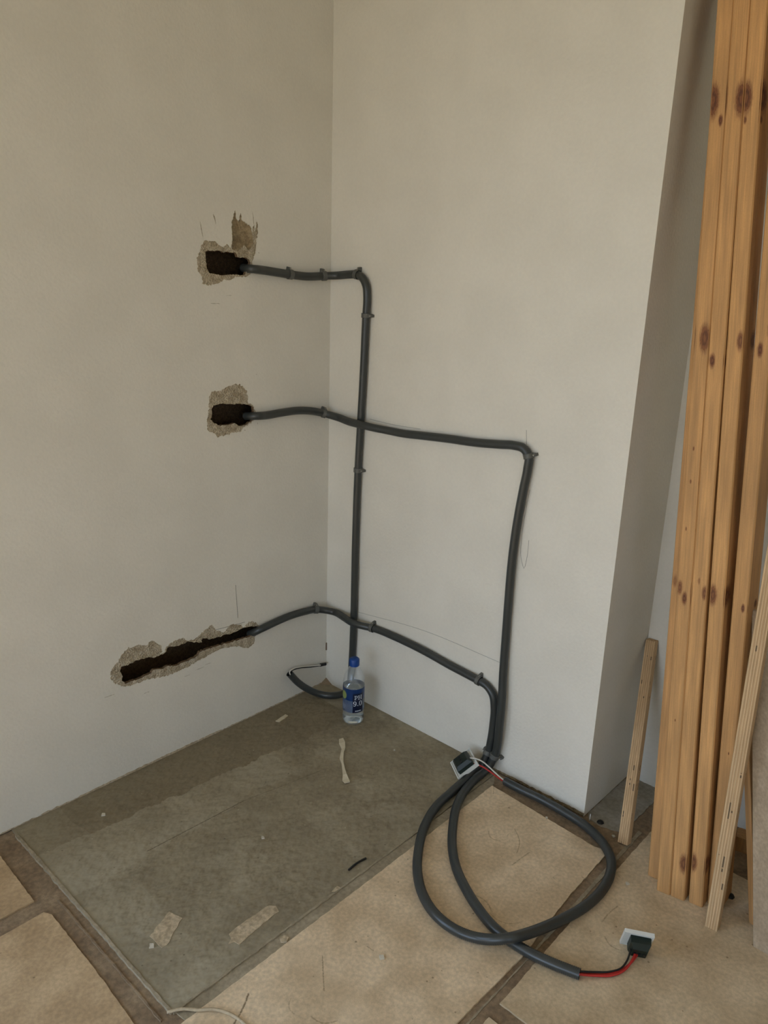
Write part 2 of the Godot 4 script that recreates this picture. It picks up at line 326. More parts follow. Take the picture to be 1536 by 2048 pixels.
func tag(o: Node, label: String, category: String, group := ""):
	o.set_meta("label", label)
	o.set_meta("category", category)
	if group != "":
		o.set_meta("group", group)

func struct_node(called: String) -> Node3D:
	var o := Node3D.new()
	o.name = called
	o.set_meta("kind", "structure")
	add_child(o, true)
	return o

func smooth_path(ctrl: Array, step: float) -> Array:
	var n := ctrl.size()
	var tan := []
	for i in n:
		var a: Vector3 = ctrl[maxi(0, i - 1)]
		var b: Vector3 = ctrl[i]
		var c: Vector3 = ctrl[mini(n - 1, i + 1)]
		var da := maxf(a.distance_to(b), 0.0001)
		var dc := maxf(b.distance_to(c), 0.0001)
		if i == 0:
			tan.append((c - b) / dc)
		elif i == n - 1:
			tan.append((b - a) / da)
		else:
			tan.append(((b - a) / da * dc + (c - b) / dc * da) / (da + dc))
	var fine := []
	for i in n - 1:
		var p: Vector3 = ctrl[i]
		var q: Vector3 = ctrl[i + 1]
		var d := p.distance_to(q)
		for k in 24:
			var t := k / 24.0
			var t2 := t * t
			var t3 := t2 * t
			fine.append(p * (2 * t3 - 3 * t2 + 1) + tan[i] * d * (t3 - 2 * t2 + t) + q * (-2 * t3 + 3 * t2) + tan[i + 1] * d * (t3 - t2))
	fine.append(ctrl[n - 1])
	var out := [fine[0]]
	var left := step
	for i in range(1, fine.size()):
		var a: Vector3 = fine[i - 1]
		var b: Vector3 = fine[i]
		var d := a.distance_to(b)
		while d >= left and d > 0.0:
			a = a.move_toward(b, left)
			out.append(a)
			d -= left
			left = step
		left -= d
	return out

# a round tube along a path; with ribs the radius alternates from ring to ring
func tube(st: SurfaceTool, path: Array, radius: float, sides: int, rib := 0.0):
	st.set_smooth_group(0 if rib == 0.0 else 1)
	var n := path.size()
	var rings := []
	var up := Vector3.UP
	for i in n:
		var t: Vector3 = ((path[mini(n - 1, i + 1)] as Vector3) - (path[maxi(0, i - 1)] as Vector3)).normalized()
		var side := up.cross(t)
		if side.length() < 0.05:
			side = Vector3.RIGHT.cross(t)
		side = side.normalized()
		up = t.cross(side).normalized()
		var rr := radius - (rib if i % 2 == 1 else 0.0)
		var ring := []
		for k in sides:
			var a := TAU * k / sides
			ring.append((path[i] as Vector3) + (side * cos(a) + up * sin(a)) * rr)
		rings.append(ring)
	for i in n - 1:
		for k in sides:
			var k2 := (k + 1) % sides
			quad(st, rings[i][k], rings[i + 1][k], rings[i + 1][k2], rings[i][k2])
	if rib == 0.0:
		for e in [0, n - 1]:
			for k in range(1, sides - 1):
				tri3(st, rings[e][0], rings[e][k], rings[e][k + 1])

func lathe(st: SurfaceTool, at: Vector3, prof: Array, sides := 40, from := 0.0, to := TAU):
	for i in prof.size() - 1:
		var p: Vector2 = prof[i]
		var q: Vector2 = prof[i + 1]
		for k in sides:
			var a := from + (to - from) * k / sides
			var b := from + (to - from) * (k + 1) / sides
			var da := Vector3(sin(a), 0, cos(a))
			var db := Vector3(sin(b), 0, cos(b))
			quad(st, at + da * p.x + Vector3.UP * p.y, at + da * q.x + Vector3.UP * q.y, at + db * q.x + Vector3.UP * q.y, at + db * p.x + Vector3.UP * p.y)

# roughen an outline: subdivide and push the points about
func ragged(poly: Array, step: float, amount: float, sd: int) -> PackedVector2Array:
	var r := RandomNumberGenerator.new()
	r.seed = sd
	var n := FastNoiseLite.new()
	n.seed = sd
	n.frequency = 60.0
	var out := PackedVector2Array()
	for i in poly.size():
		var a: Vector2 = poly[i]
		var b: Vector2 = poly[(i + 1) % poly.size()]
		var k := maxi(1, int(a.distance_to(b) / step))
		var side := (b - a).normalized().orthogonal()
		for j in k:
			var p := a.lerp(b, float(j) / k)
			out.append(p + side * amount * (n.get_noise_2d(p.x, p.y) + r.randf_range(-0.45, 0.45)))
	return out

# fill a flat outline; place() turns its 2D points into the room
func fill(st: SurfaceTool, poly: PackedVector2Array, place: Callable):
	var idx := Geometry2D.triangulate_polygon(poly)
	for i in range(0, idx.size(), 3):
		tri3(st, place.call(poly[idx[i]]), place.call(poly[idx[i + 1]]), place.call(poly[idx[i + 2]]), poly[idx[i]], poly[idx[i + 1]], poly[idx[i + 2]])

func rim(st: SurfaceTool, poly: PackedVector2Array, place0: Callable, place1: Callable):
	for i in poly.size():
		var j := (i + 1) % poly.size()
		quad(st, place0.call(poly[i]), place1.call(poly[i]), place1.call(poly[j]), place0.call(poly[j]))

# an outline with one opening, filled without bridging: cut in two through the opening first
func fill_with_hole(st: SurfaceTool, outer: PackedVector2Array, hole: PackedVector2Array, cut_x: float, place: Callable):
	for half in [[-50.0, cut_x], [cut_x, 50.0]]:
		var slab := PackedVector2Array([Vector2(half[0], -50), Vector2(half[1], -50), Vector2(half[1], 50), Vector2(half[0], 50)])
		for piece in Geometry2D.intersect_polygons(outer, slab):
			for part in Geometry2D.clip_polygons(piece, hole):
				if not Geometry2D.is_polygon_clockwise(part):
					fill(st, part, place)

# ==================================================================== room shell
func build_room():
	var holes := [ragged(HOLE_LOW, 0.005, 0.0032, 2), ragged(HOLE_MIDDLE, 0.005, 0.003, 3), ragged(HOLE_TOP, 0.005, 0.003, 4)]
	var patches := [ragged(PATCH_LOW, 0.003, 0.0045, 5), ragged(PATCH_MIDDLE, 0.003, 0.0045, 6), ragged(PATCH_TOP, 0.003, 0.0036, 7)]
	var cuts := [0.60, 0.41, 0.41]
	var bands := [[0.0, 0.7], [0.7, 1.3], [1.3, ROOM_H]]
	# left wall: a hollow wall with three holes broken through its face
	var left := struct_node("wall_left")
	var st := st_new()
	st.set_smooth_group(-1)
	var face := func(p: Vector2): return Vector3(0, p.y, p.x)
	for k in 3:
		var outer := PackedVector2Array([Vector2(-0.15, bands[k][0]), Vector2(WIN_Z0, bands[k][0]), Vector2(WIN_Z0, bands[k][1]), Vector2(-0.15, bands[k][1])])
		fill_with_hole(st, outer, holes[k], cuts[k], face)
	quad(st, Vector3(-0.15, 0, WIN_Z0), Vector3(0, 0, WIN_Z0), Vector3(0, ROOM_H, WIN_Z0), Vector3(-0.15, ROOM_H, WIN_Z0))
	quad(st, Vector3(-0.15, 0, -0.15), Vector3(0, 0, -0.15), Vector3(0, ROOM_H, -0.15), Vector3(-0.15, ROOM_H, -0.15))
	box(st, Vector3(-0.15, WIN_H, WIN_Z0), Vector3(0, ROOM_H, WIN_Z1))
	box(st, Vector3(-0.15, -0.05, WIN_Z1), Vector3(0, ROOM_H, ROOM_Z + 0.15))
	commit(st, "painted_face", M.wall, left)
	# the wall is hollow: bare masonry closes it at the back
	st = st_new()
	box(st, Vector3(-0.24, -0.05, -0.15), Vector3(-0.148, ROOM_H, WIN_Z0))
	commit(st, "masonry_leaf", M.hole, left)
	for k in 3:
		var depth := -0.011
		var deep := func(p: Vector2): return Vector3(depth, p.y, p.x)
		st = st_new()
		st.set_smooth_group(-1)
		rim(st, holes[k], face, deep)
		var lining := commit(st, "hole_edge", M.hole, left)
		lining.set_meta("label", ["broken edge of the long low slot", "broken edge of the middle hole", "broken edge of the top hole"][k])
		st = st_new()
		st.set_smooth_group(-1)
		var proud := func(p: Vector2): return Vector3(0.0007, p.y, p.x)
		fill_with_hole(st, patches[k], holes[k], cuts[k], proud)
		rim(st, patches[k], face, proud)
		if k == 2:
			for sl in [[[0.460, 1.655], [0.452, 1.640], [0.449, 1.622], [0.455, 1.638]], [[0.503, 1.632], [0.497, 1.600], [0.494, 1.585], [0.500, 1.606]], [[0.318, 1.668], [0.3165, 1.64], [0.315, 1.628], [0.3155, 1.65]]]:
				var pp := PackedVector2Array()
				for q in sl:
					pp.append(Vector2(q[0], q[1]))
				fill(st, ragged(pp, 0.004, 0.0008, 60), proud)
		commit(st, "plaster_patch", M.plaster, left)
	# brown smear of old filler above the top hole
	st = st_new()
	var smear := ragged([Vector2(0.394, 1.560), Vector2(0.3935, 1.628), Vector2(0.389, 1.646), Vector2(0.3816, 1.664), Vector2(0.379, 1.643), Vector2(0.369, 1.633), Vector2(0.361, 1.658), Vector2(0.3585, 1.637), Vector2(0.343, 1.631), Vector2(0.327, 1.624), Vector2(0.322, 1.606), Vector2(0.318, 1.578), Vector2(0.335, 1.558), Vector2(0.352, 1.572), Vector2(0.372, 1.555)], 0.004, 0.003, 9)
	fill(st, smear, func(p: Vector2): return Vector3(0.0012, p.y, p.x))
	rim(st, smear, face, func(p: Vector2): return Vector3(0.0012, p.y, p.x))
	commit(st, "filler_smear", M.plaster_brown, left)
	# scuffs and pencil lines on the left wall
	for a in [[0.545, 0.262, 0.035, 0.003], [0.60, 0.255, 0.02, 0.002], [0.52, 0.268, 0.022, 0.0025], [0.745, 0.252, 0.02, 0.002], [0.86, 0.288, 0.03, 0.003], [0.445, 1.405, 0.03, 0.0016], [0.40, 1.428, 0.02, 0.0015], [0.33, 1.60, 0.006, 0.005], [0.295, 1.55, 0.005, 0.005], [0.36, 1.018, 0.004, 0.006], [0.31, 1.033, 0.003, 0.008], [0.31, 1.19, 0.006, 0.003]]:
		st = st_new()
		var sc := ragged([Vector2(a[0], a[1]), Vector2(a[0] + a[2], a[1] + a[3] * 0.4), Vector2(a[0] + a[2], a[1] + a[3]), Vector2(a[0], a[1] + a[3] * 0.7)], 0.004, 0.0015, 70 + int(a[0] * 100))
		fill(st, sc, func(p: Vector2): return Vector3(0.0005, p.y, p.x))
		commit(st, "scuff_mark", M.scuff, left)
	for line in [[Vector3(0.0004, 0.5129, 0.4123), Vector3(0.0004, 0.4589, 0.4098), Vector3(0.0004, 0.3857, 0.4057)], [Vector3(0.0004, 0.3793, 0.498), Vector3(0.0004, 0.3693, 0.3771)]]:
		st = st_new()
		tube(st, smooth_path(line, 0.01), 0.0006, 4)
		commit(st, "pencil_line", M.pencil, left)
	# the white pier: the wall behind the conduits and its return into the alcove
	var back := struct_node("wall_back")
	st = st_new()
	box(st, Vector3(0.0, 0.0, ALCOVE_Z - 0.15), Vector3(RETURN_X, ROOM_H, 0.0))
	commit(st, "painted_face", M.wall, back)
	for line in [[Vector3(0.165, 0.3440, 0.0004), Vector3(0.4731, 0.3769, 0.0004), Vector3(0.7733, 0.3752, 0.0004)], [Vector3(0.797, 1.101, 0.0004), Vector3(0.8015, 1.0564, 0.0004)],
			[Vector3(0.825, 0.935, 0.0004), Vector3(0.8165, 0.86, 0.0004), Vector3(0.812, 0.79, 0.0004), Vector3(0.8175, 0.722, 0.0004), Vector3(0.8283, 0.6987, 0.0004), Vector3(0.8341, 0.7265, 0.0004), Vector3(0.8364, 0.79, 0.0004)],
			[Vector3(0.8117, 0.92, 0.0004), Vector3(0.8060, 0.845, 0.0004), Vector3(0.8175, 0.90, 0.0004)], [Vector3(0.195, 1.0450, 0.0004), Vector3(0.30, 1.0420, 0.0004), Vector3(0.42, 1.0455, 0.0004)]]:
		st = st_new()
		tube(st, smooth_path(line, 0.01), 0.00045, 4)
		commit(st, "pencil_line", M.pencil, back)
	# ragged dirt line where plaster meets the floor
	for seg in [[0.0, 0.75, 0.006, 91], [0.75, RETURN_X, 0.011, 92]]:
		st = st_new()
		var strip := ragged([Vector2(seg[0], 0.0), Vector2(seg[1], 0.0), Vector2(seg[1], seg[2]), Vector2(seg[0], seg[2] * 0.6)], 0.008, 0.003, seg[3])
		fill(st, strip, func(p: Vector2): return Vector3(p.x, maxf(0.0, p.y), 0.0009))
		commit(st, "bare_plaster_edge", M.plaster_brown, back)
	st = st_new()
	var lstrip := ragged([Vector2(0.0, 0.0), Vector2(1.3, 0.0), Vector2(1.3, 0.003), Vector2(0.62, 0.009), Vector2(0.45, 0.004), Vector2(0.0, 0.006)], 0.008, 0.003, 93)
	fill(st, lstrip, func(p: Vector2): return Vector3(0.0009, maxf(0.0, p.y), p.x))
	commit(st, "bare_plaster_edge", M.ridge, left)
	# dirt heaped in the corner and a chip out of the plaster above it
	st = st_new()
	var heap := [Vector3(0.0, 0.018, 0.0), Vector3(0.034, 0.0, 0.0), Vector3(0.018, 0.0, 0.016), Vector3(0.0, 0.0, 0.032)]
	tri3(st, heap[0], heap[1], heap[2])
	tri3(st, heap[0], heap[2], heap[3])
	commit(st, "corner_dirt", M.slab, back)
	st = st_new()
	box(st, Vector3(0.0, 0.135, 0.0), Vector3(0.003, 0.165, 0.004))
	commit(st, "plaster_chip", M.dirt, left)
	# the other walls, the ceiling and the open glazed doorway behind the camera
	var al := struct_node("wall_alcove")
	st = st_new()
	box(st, Vector3(RETURN_X - 0.1, -0.05, ALCOVE_Z - 0.15), Vector3(ROOM_X + 0.15, ROOM_H, ALCOVE_Z))
	commit(st, "painted_face", M.wall, al)
	st = st_new()
	box(st, Vector3(2.1, -0.05, ALCOVE_Z), Vector3(ROOM_X, ROOM_H, 0.45))
	commit(st, "niche_pier", M.wall, al)
	var ri := struct_node("wall_right")
	for b in [[ALCOVE_Z, SIDE_Z0, -0.05, ROOM_H], [SIDE_Z1, ROOM_Z + 0.15, -0.05, ROOM_H], [SIDE_Z0, SIDE_Z1, -0.05, SIDE_Y0], [SIDE_Z0, SIDE_Z1, SIDE_Y1, ROOM_H]]:
		st = st_new()
		box(st, Vector3(ROOM_X, b[2], b[0]), Vector3(ROOM_X + 0.15, b[3], b[1]))
		commit(st, "wall_panel", M.wall, ri)
	var fr := struct_node("wall_front")
	st = st_new()
	for b in [[0.0, FRONT_X0, -0.05, ROOM_H], [FRONT_X1, ROOM_X, -0.05, ROOM_H], [FRONT_X0, FRONT_X1, WIN_H, ROOM_H]]:
		st = st_new()
		box(st, Vector3(b[0], b[2], ROOM_Z), Vector3(b[1], b[3], ROOM_Z + 0.15))
		commit(st, "wall_panel", M.wall, fr)
	var ce := struct_node("ceiling")
	st = st_new()
	box(st, Vector3(-0.15, ROOM_H, ALCOVE_Z - 0.15), Vector3(ROOM_X + 0.15, ROOM_H + 0.15, ROOM_Z + 0.15))
	commit(st, "ceiling_board", M.ceiling, ce)
	var dr := struct_node("door_1")
	for b in [[WIN_Z0, WIN_Z0 + 0.05, 0.0, WIN_H], [WIN_Z1 - 0.05, WIN_Z1, 0.0, WIN_H], [WIN_Z0 + 0.05, WIN_Z1 - 0.05, WIN_H - 0.05, WIN_H]]:
		st = st_new()
		box(st, Vector3(-0.11, b[2], b[0]), Vector3(-0.04, b[3], b[1]))
		commit(st, "door_frame", M.aluminium, dr)
	var dr2 := struct_node("door_2")
	for b in [[FRONT_X0, FRONT_X0 + 0.05, 0.0, WIN_H], [FRONT_X1 - 0.05, FRONT_X1, 0.0, WIN_H], [FRONT_X0 + 0.05, FRONT_X1 - 0.05, WIN_H - 0.05, WIN_H]]:
		st = st_new()
		box(st, Vector3(b[0], b[2], ROOM_Z + 0.04), Vector3(b[1], b[3], ROOM_Z + 0.11))
		commit(st, "door_frame", M.aluminium, dr2)
	var wi := struct_node("window_1")
	for b in [[SIDE_Z0, SIDE_Z0 + 0.05, SIDE_Y0, SIDE_Y1], [SIDE_Z1 - 0.05, SIDE_Z1, SIDE_Y0, SIDE_Y1], [SIDE_Z0 + 0.05, SIDE_Z1 - 0.05, SIDE_Y0, SIDE_Y0 + 0.05], [SIDE_Z0 + 0.05, SIDE_Z1 - 0.05, SIDE_Y1 - 0.05, SIDE_Y1]]:
		st = st_new()
		box(st, Vector3(ROOM_X + 0.04, b[2], b[0]), Vector3(ROOM_X + 0.11, b[3], b[1]))
		commit(st, "window_frame", M.aluminium, wi)
	st = st_new()
	box(st, Vector3(-40, -0.40, -40), Vector3(44, -0.16, 44))
	var te := commit(st, "terrace", M.terrace)
	te.set_meta("kind", "structure")
	tag(te, "pale sunlit paving outside the open doorway", "paving")

# the open doorway is in the left wall, behind and to the left of the camera; a window faces it
const WIN_Z0 := 2.0
const WIN_Z1 := 3.8
const WIN_H := 2.35
const FRONT_X0 := 0.60
const FRONT_X1 := 2.60
const SIDE_Z0 := 2.7
const SIDE_Z1 := 4.0
const SIDE_Y0 := 0.8
const SIDE_Y1 := 2.1

# ==================================================================== floor
func sheet(parent: Node, called: String, pts: Array, top: float, mat: Material, lo: Vector2, hi: Vector2, sd: int, rag := 0.0015) -> MeshInstance3D:
	var arr := []
	for p in pts:
		arr.append(Vector2(p[0], p[1]))
	var poly := ragged(arr, 0.012, rag, sd)
	var st := st_new()
	st.set_smooth_group(-1)
	var idx := Geometry2D.triangulate_polygon(poly)
	for i in range(0, idx.size(), 3):
		var v := []
		var u := []
		for k in 3:
			var p := poly[idx[i + k]]
			v.append(Vector3(p.x, top, p.y))
			u.append(Vector2((p.x - lo.x) / (hi.x - lo.x), (p.y - lo.y) / (hi.y - lo.y)))
		tri3(st, v[0], v[1], v[2], u[0], u[1], u[2])
	for i in poly.size():
		var a := poly[i]
		var b := poly[(i + 1) % poly.size()]
		var ua := Vector2((a.x - lo.x) / (hi.x - lo.x), (a.y - lo.y) / (hi.y - lo.y))
		quad(st, Vector3(a.x, top, a.y), Vector3(a.x, -0.006, a.y), Vector3(b.x, -0.006, b.y), Vector3(b.x, top, b.y), ua, ua, ua, ua)
	return commit(st, called, mat, parent)

func build_floor():
	var fl := struct_node("floor")
	var st := st_new()
	box(st, Vector3(-0.15, -0.15, ALCOVE_Z - 0.1), Vector3(ROOM_X + 0.15, -0.0045, ROOM_Z + 0.15))
	commit(st, "bare_slab", M.slab, fl)
	# grey cement sheet in the corner: 0.80 x 1.19 m, one pixel per 1.3 mm
	var gw := 616
	var gh := 916
	var k := gw / 0.80
	var g := mottle(gw, gh, Color(0.535, 0.490, 0.400), Color(0.595, 0.550, 0.455), 0.006, 0.06, 0.10, 31)
	var pale := Color(0.68, 0.645, 0.56)
	var dark := Color(0.47, 0.42, 0.325)
	var edge := FastNoiseLite.new()
	edge.seed = 8
	edge.frequency = 0.012
	for y in gh:
		for x in gw:
			var wx := x / k + 0.02 * edge.get_noise_2d(x, y) + 0.006 * edge.get_noise_2d(x * 6.0, y * 6.0)
			var wz := y / k
			var c := g.get_pixel(x, y)
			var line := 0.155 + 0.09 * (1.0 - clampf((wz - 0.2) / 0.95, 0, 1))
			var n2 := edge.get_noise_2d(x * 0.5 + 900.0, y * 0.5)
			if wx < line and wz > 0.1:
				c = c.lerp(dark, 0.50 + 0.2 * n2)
			elif wx < 0.345 + 0.02 * n2 and wz > 0.45:
				c = c.lerp(pale, 0.34 + 0.35 * n2)
			elif n2 > 0.12:
				c = c.lerp(pale, minf(0.32, (n2 - 0.12) * 1.6))
			if wz > 1.05 + 0.02 * n2:
				c = c.lerp(pale, 0.22)
			g.set_pixel(x, y, c)
	scratch(g, Vector2(0.337, 0.97) * k, Vector2(0.349, 0.66) * k, 1.3, dark * 0.75, 0.8)
	scratch(g, Vector2(0.349, 0.66) * k, Vector2(0.40, 0.40) * k, 1.0, dark * 0.8, 0.5)
	for q in [[0.34, 0.10, 0.60, 0.12, 8.0], [0.44, 0.20, 0.74, 0.20, 9.0], [0.5, 0.42, 0.62, 0.5, 9.0], [0.58, 0.30, 0.70, 0.36, 8.0], [0.45, 0.98, 0.55, 0.86, 6.0], [0.6, 0.80, 0.66, 0.98, 9.0], [0.30, 0.55, 0.42, 0.50, 7.0], [0.2, 1.1, 0.45, 1.02, 8.0], [0.55, 0.55, 0.74, 0.6, 7.0]]:
		scratch(g, Vector2(q[0], q[1]) * k, Vector2(q[2], q[3]) * k, q[4], pale, 0.10, rng.randf_range(-20, 20), 7.0)
	for q in [[0.42, 0.60, 0.60, 0.78, 40.0], [0.50, 0.58, 0.64, 0.88, -36.0], [0.2, 0.12, 0.42, 0.10, 10.0], [0.1, 0.5, 0.2, 0.7, 10.0]]:
		scratch(g, Vector2(q[0], q[1]) * k, Vector2(q[2], q[3]) * k, 6.0, dark, 0.10, q[4], 4.0)
	for i in 160:
		dab(g, rng.randf() * gw, rng.randf() * gh, rng.randf_range(0.8, 2.2), (pale * 1.1) if rng.randf() < 0.4 else dark * 0.7, 0.6)
	var gm := textured(g, 0.85)
	gm.normal_enabled = true
	gm.normal_texture = bump_texture(512, 0.05, 33, 4.0)
	gm.normal_scale = 0.4
	var gs := sheet(fl, "cement_sheet", [[0.0, 0.0], [0.798, 0.0], [0.798, 0.6], [0.802, 1.19], [0.0, 1.188]], 0.0, gm, Vector2.ZERO, Vector2(0.80, 1.19), 81)
	gs.set_meta("label", "grey cement floor sheet in the corner")
	sheet(fl, "cement_sheet", [[RETURN_X, ALCOVE_Z], [1.222, ALCOVE_Z], [1.216, -0.02], [1.16, 0.0], [RETURN_X + 0.01, -0.008], [RETURN_X, -0.03]], -0.0022, M.alcove_grey, Vector2.ZERO, Vector2.ONE, 80, 0.003)
	# tan hardboard sheets
	sheet(fl, "hardboard_sheet", [[0.828, 0.072], [1.19, 0.094], [1.226, 0.080], [1.232, 0.3], [1.25, 0.55], [1.245, 0.85], [1.245, 1.6], [0.838, 1.6], [0.833, 0.7]], 0.0, board_material(41, 0.42, 1.53, true, Color(1.05, 1.045, 1.05)), Vector2(0.828, 0.07), Vector2(1.25, 1.6), 82)
	sheet(fl, "hardboard_sheet", [[1.274, -0.08], [2.09, -0.08], [2.09, 0.452], [2.4, 0.452], [2.4, 0.688], [1.284, 0.686], [1.277, 0.3]], 0.0, board_material(42, 1.12, 0.77, false), Vector2(1.27, -0.08), Vector2(2.4, 0.69), 83)
	sheet(fl, "hardboard_sheet", [[1.286, 0.730], [2.4, 0.735], [2.4, 1.6], [1.284, 1.6]], 0.0, board_material(43, 0.8, 0.8, false), Vector2(1.28, 0.73), Vector2(2.4, 1.6), 84)
	sheet(fl, "hardboard_sheet", [[0.05, 1.251], [0.296, 1.258], [0.294, 1.9], [0.05, 1.9]], 0.0, board_material(44, 0.3, 0.6, false, Color(0.93, 0.89, 0.84)), Vector2(0.05, 1.25), Vector2(0.35, 1.9), 85)
	sheet(fl, "hardboard_sheet", [[0.348, 1.258], [0.368, 1.247], [0.60, 1.252], [0.775, 1.260], [0.79, 1.9], [0.350, 1.9]], 0.0, board_material(45, 0.45, 0.65, false, Color(0.93, 0.89, 0.84)), Vector2(0.34, 1.25), Vector2(0.79, 1.9), 86)
	# the same hardboard goes on behind the camera
	var far := board_material(46, 0.8, 0.8, false)
	for q in [[0.05, 1.94, 1.25], [1.29, 1.64, 1.25], [2.58, 0.46, 1.70]]:
		var z: float = q[1]
		while z < 4.7:
			var z1 := minf(z + 1.2, 4.78)
			var x1: float = q[0] + q[2] - 0.04
			sheet(fl, "hardboard_sheet", [[q[0], z], [x1, z], [x1, z1], [q[0], z1]], 0.0, far, Vector2(q[0], z), Vector2(x1, z + 1.2), 97)
			z = z1 + 0.04
	# mortar in the joints
	sheet(fl, "joint_strip", [[0.801, 0.02], [0.826, 0.06], [0.835, 0.7], [0.838, 1.18], [0.804, 1.185], [0.801, 0.6]], -0.0012, M.joint_grey, Vector2.ZERO, Vector2.ONE, 87)
	sheet(fl, "joint_strip", [[1.246, -0.06], [1.256, -0.06], [1.262, 0.3], [1.266, 1.5], [1.256, 1.5], [1.260, 0.55], [1.252, 0.3]], -0.0030, M.joint_grey, Vector2.ZERO, Vector2.ONE, 88)
	# raised lips of mortar along the cement sheet
	for a in [[[0.03, 1.185], [0.80, 1.190], [0.80, 1.196], [0.03, 1.192], 0.003], [[0.799, 0.34], [0.803, 0.34], [0.806, 1.19], [0.801, 1.19], 0.0025], [[0.33, 1.2125], [0.80, 1.215], [0.80, 1.219], [0.33, 1.2165], -0.001]]:
		sheet(fl, "mortar_ridge", [a[0], a[1], a[2], a[3]], a[4], M.joint_grey if a[4] > 0.0 else M.slab, Vector2.ZERO, Vector2.ONE, 89, 0.0022)
	# dried plaster smears on the cement sheet
	for a in [[[0.719, 0.985], [0.713, 0.93], [0.717, 0.862], [0.73, 0.852], [0.747, 0.858], [0.752, 0.92], [0.76, 0.985], [0.748, 0.99], [0.742, 1.003], [0.733, 0.99]],
			[[0.560, 1.045], [0.600, 1.035], [0.645, 1.105], [0.640, 1.116], [0.592, 1.118]], [[0.813, 0.896], [0.826, 0.892], [0.832, 0.904], [0.824, 0.914], [0.812, 0.909]], [[0.789, 0.70], [0.80, 0.698], [0.802, 0.714], [0.795, 0.722]]]:
		sheet(fl, "plaster_smear", a, 0.0016, M.ridge, Vector2.ZERO, Vector2.ONE, 95, 0.003)

func board_material(sd: int, w: float, h: float, marked: bool, tint := Color.WHITE) -> StandardMaterial3D:
	var s := 760.0
	var iw := int(w * s)
	var ih := int(h * s)
	var im := mottle(iw, ih, Color(0.835, 0.755, 0.63) * tint, Color(0.745, 0.66, 0.535) * tint, 0.008, 0.10, 0.11, sd)
	var dark := Color(0.40, 0.33, 0.24)
	var light := Color(0.86, 0.80, 0.70)
	var stain := Color(0.62, 0.48, 0.32)
	for i in int(iw * ih / 9000.0):
		dab(im, rng.randf() * iw, rng.randf() * ih, rng.randf_range(0.8, 2.6), dark, 0.55)
	for i in int(iw * ih / 22000.0):
		var p := Vector2(rng.randf() * iw, rng.randf() * ih)
		var a := rng.randf() * TAU
		scratch(im, p, p + Vector2(cos(a), sin(a)) * rng.randf_range(14, 60), rng.randf_range(0.8, 1.6), dark if rng.randf() < 0.6 else light, 0.28, rng.randf_range(-14, 14), 1.0)
	for i in int(iw * ih / 60000.0):
		var p := Vector2(rng.randf() * iw, rng.randf() * ih)
		for j in 5:
			dab(im, p.x + rng.randf_range(-26, 26), p.y + rng.randf_range(-26, 26), rng.randf_range(10, 30), stain, 0.10, 1.0)
	if marked:
		scratch(im, Vector2(0.05, 0.98) * s, Vector2(0.09, 1.06) * s, 1.8, dark, 0.7, 3.0)
		scratch(im, Vector2(0.09, 0.80) * s, Vector2(0.16, 0.86) * s, 1.0, dark, 0.6)
		scratch(im, Vector2(0.30, 1.05) * s, Vector2(0.36, 1.02) * s, 2.6, dark, 0.6, 4.0)
		scratch(im, Vector2(0.16, 0.12) * s, Vector2(0.22, 0.20) * s, 0.9, dark, 0.6, 8.0)
	return textured(im, 0.88)

# ==================================================================== conduits
func nail_clip(ctrl: Array, i: int, wall_normal: Vector3, nail_side: Vector3, label: String):
	var t := ((ctrl[i + 1] as Vector3) - (ctrl[i - 1] as Vector3)).normalized()
	var p: Vector3 = ctrl[i]
	var c := thing("conduit_clip", label, "clip", "nail clips holding the conduits")
	var st := st_new()
	tube(st, [p - t * 0.0070, p - t * 0.0045, p + t * 0.0045, p + t * 0.0070], 0.0153, 14)
	commit(st, "band", M.clip, c)
	var s := (nail_side - t * nail_side.dot(t)).normalized()
	var base: Vector3 = p - wall_normal * (p.dot(wall_normal) - 0.0005)
	var hook := base + s * 0.0175
	st = st_new()
	var w := t * 0.0055
	var n := wall_normal
	hexa(st, [hook - s * 0.006 - w, hook + s * 0.006 - w * 0.7, hook + s * 0.006 + w * 0.7, hook - s * 0.006 + w],
		[hook - s * 0.006 - w + n * 0.017, hook + s * 0.004 - w * 0.7 + n * 0.012, hook + s * 0.004 + w * 0.7 + n * 0.012, hook - s * 0.006 + w + n * 0.017])
	commit(st, "nail_boss", M.clip, c)
	st = st_new()
	tube(st, [hook + n * 0.008, hook + n * 0.0150, hook + n * 0.0165], 0.0028, 8)
	commit(st, "nail", M.steel, c)

func wire(parent: Node, pts: Array, rad: float, mat: Material, label: String):
	var st := st_new()
	tube(st, smooth_path(pts, 0.004), rad, 8)
	var o := commit(st, "wire", mat, parent)
	o.set_meta("label", label)

func conduit(pts: Array, label: String) -> Node3D:
	var c := thing("electrical_conduit", label, "conduit", "grey corrugated conduits")
	var st := st_new()
	tube(st, smooth_path(pts, 0.0024), 0.0130, 14, 0.0012)
	commit(st, "corrugated_pipe", M.conduit, c)
	return c

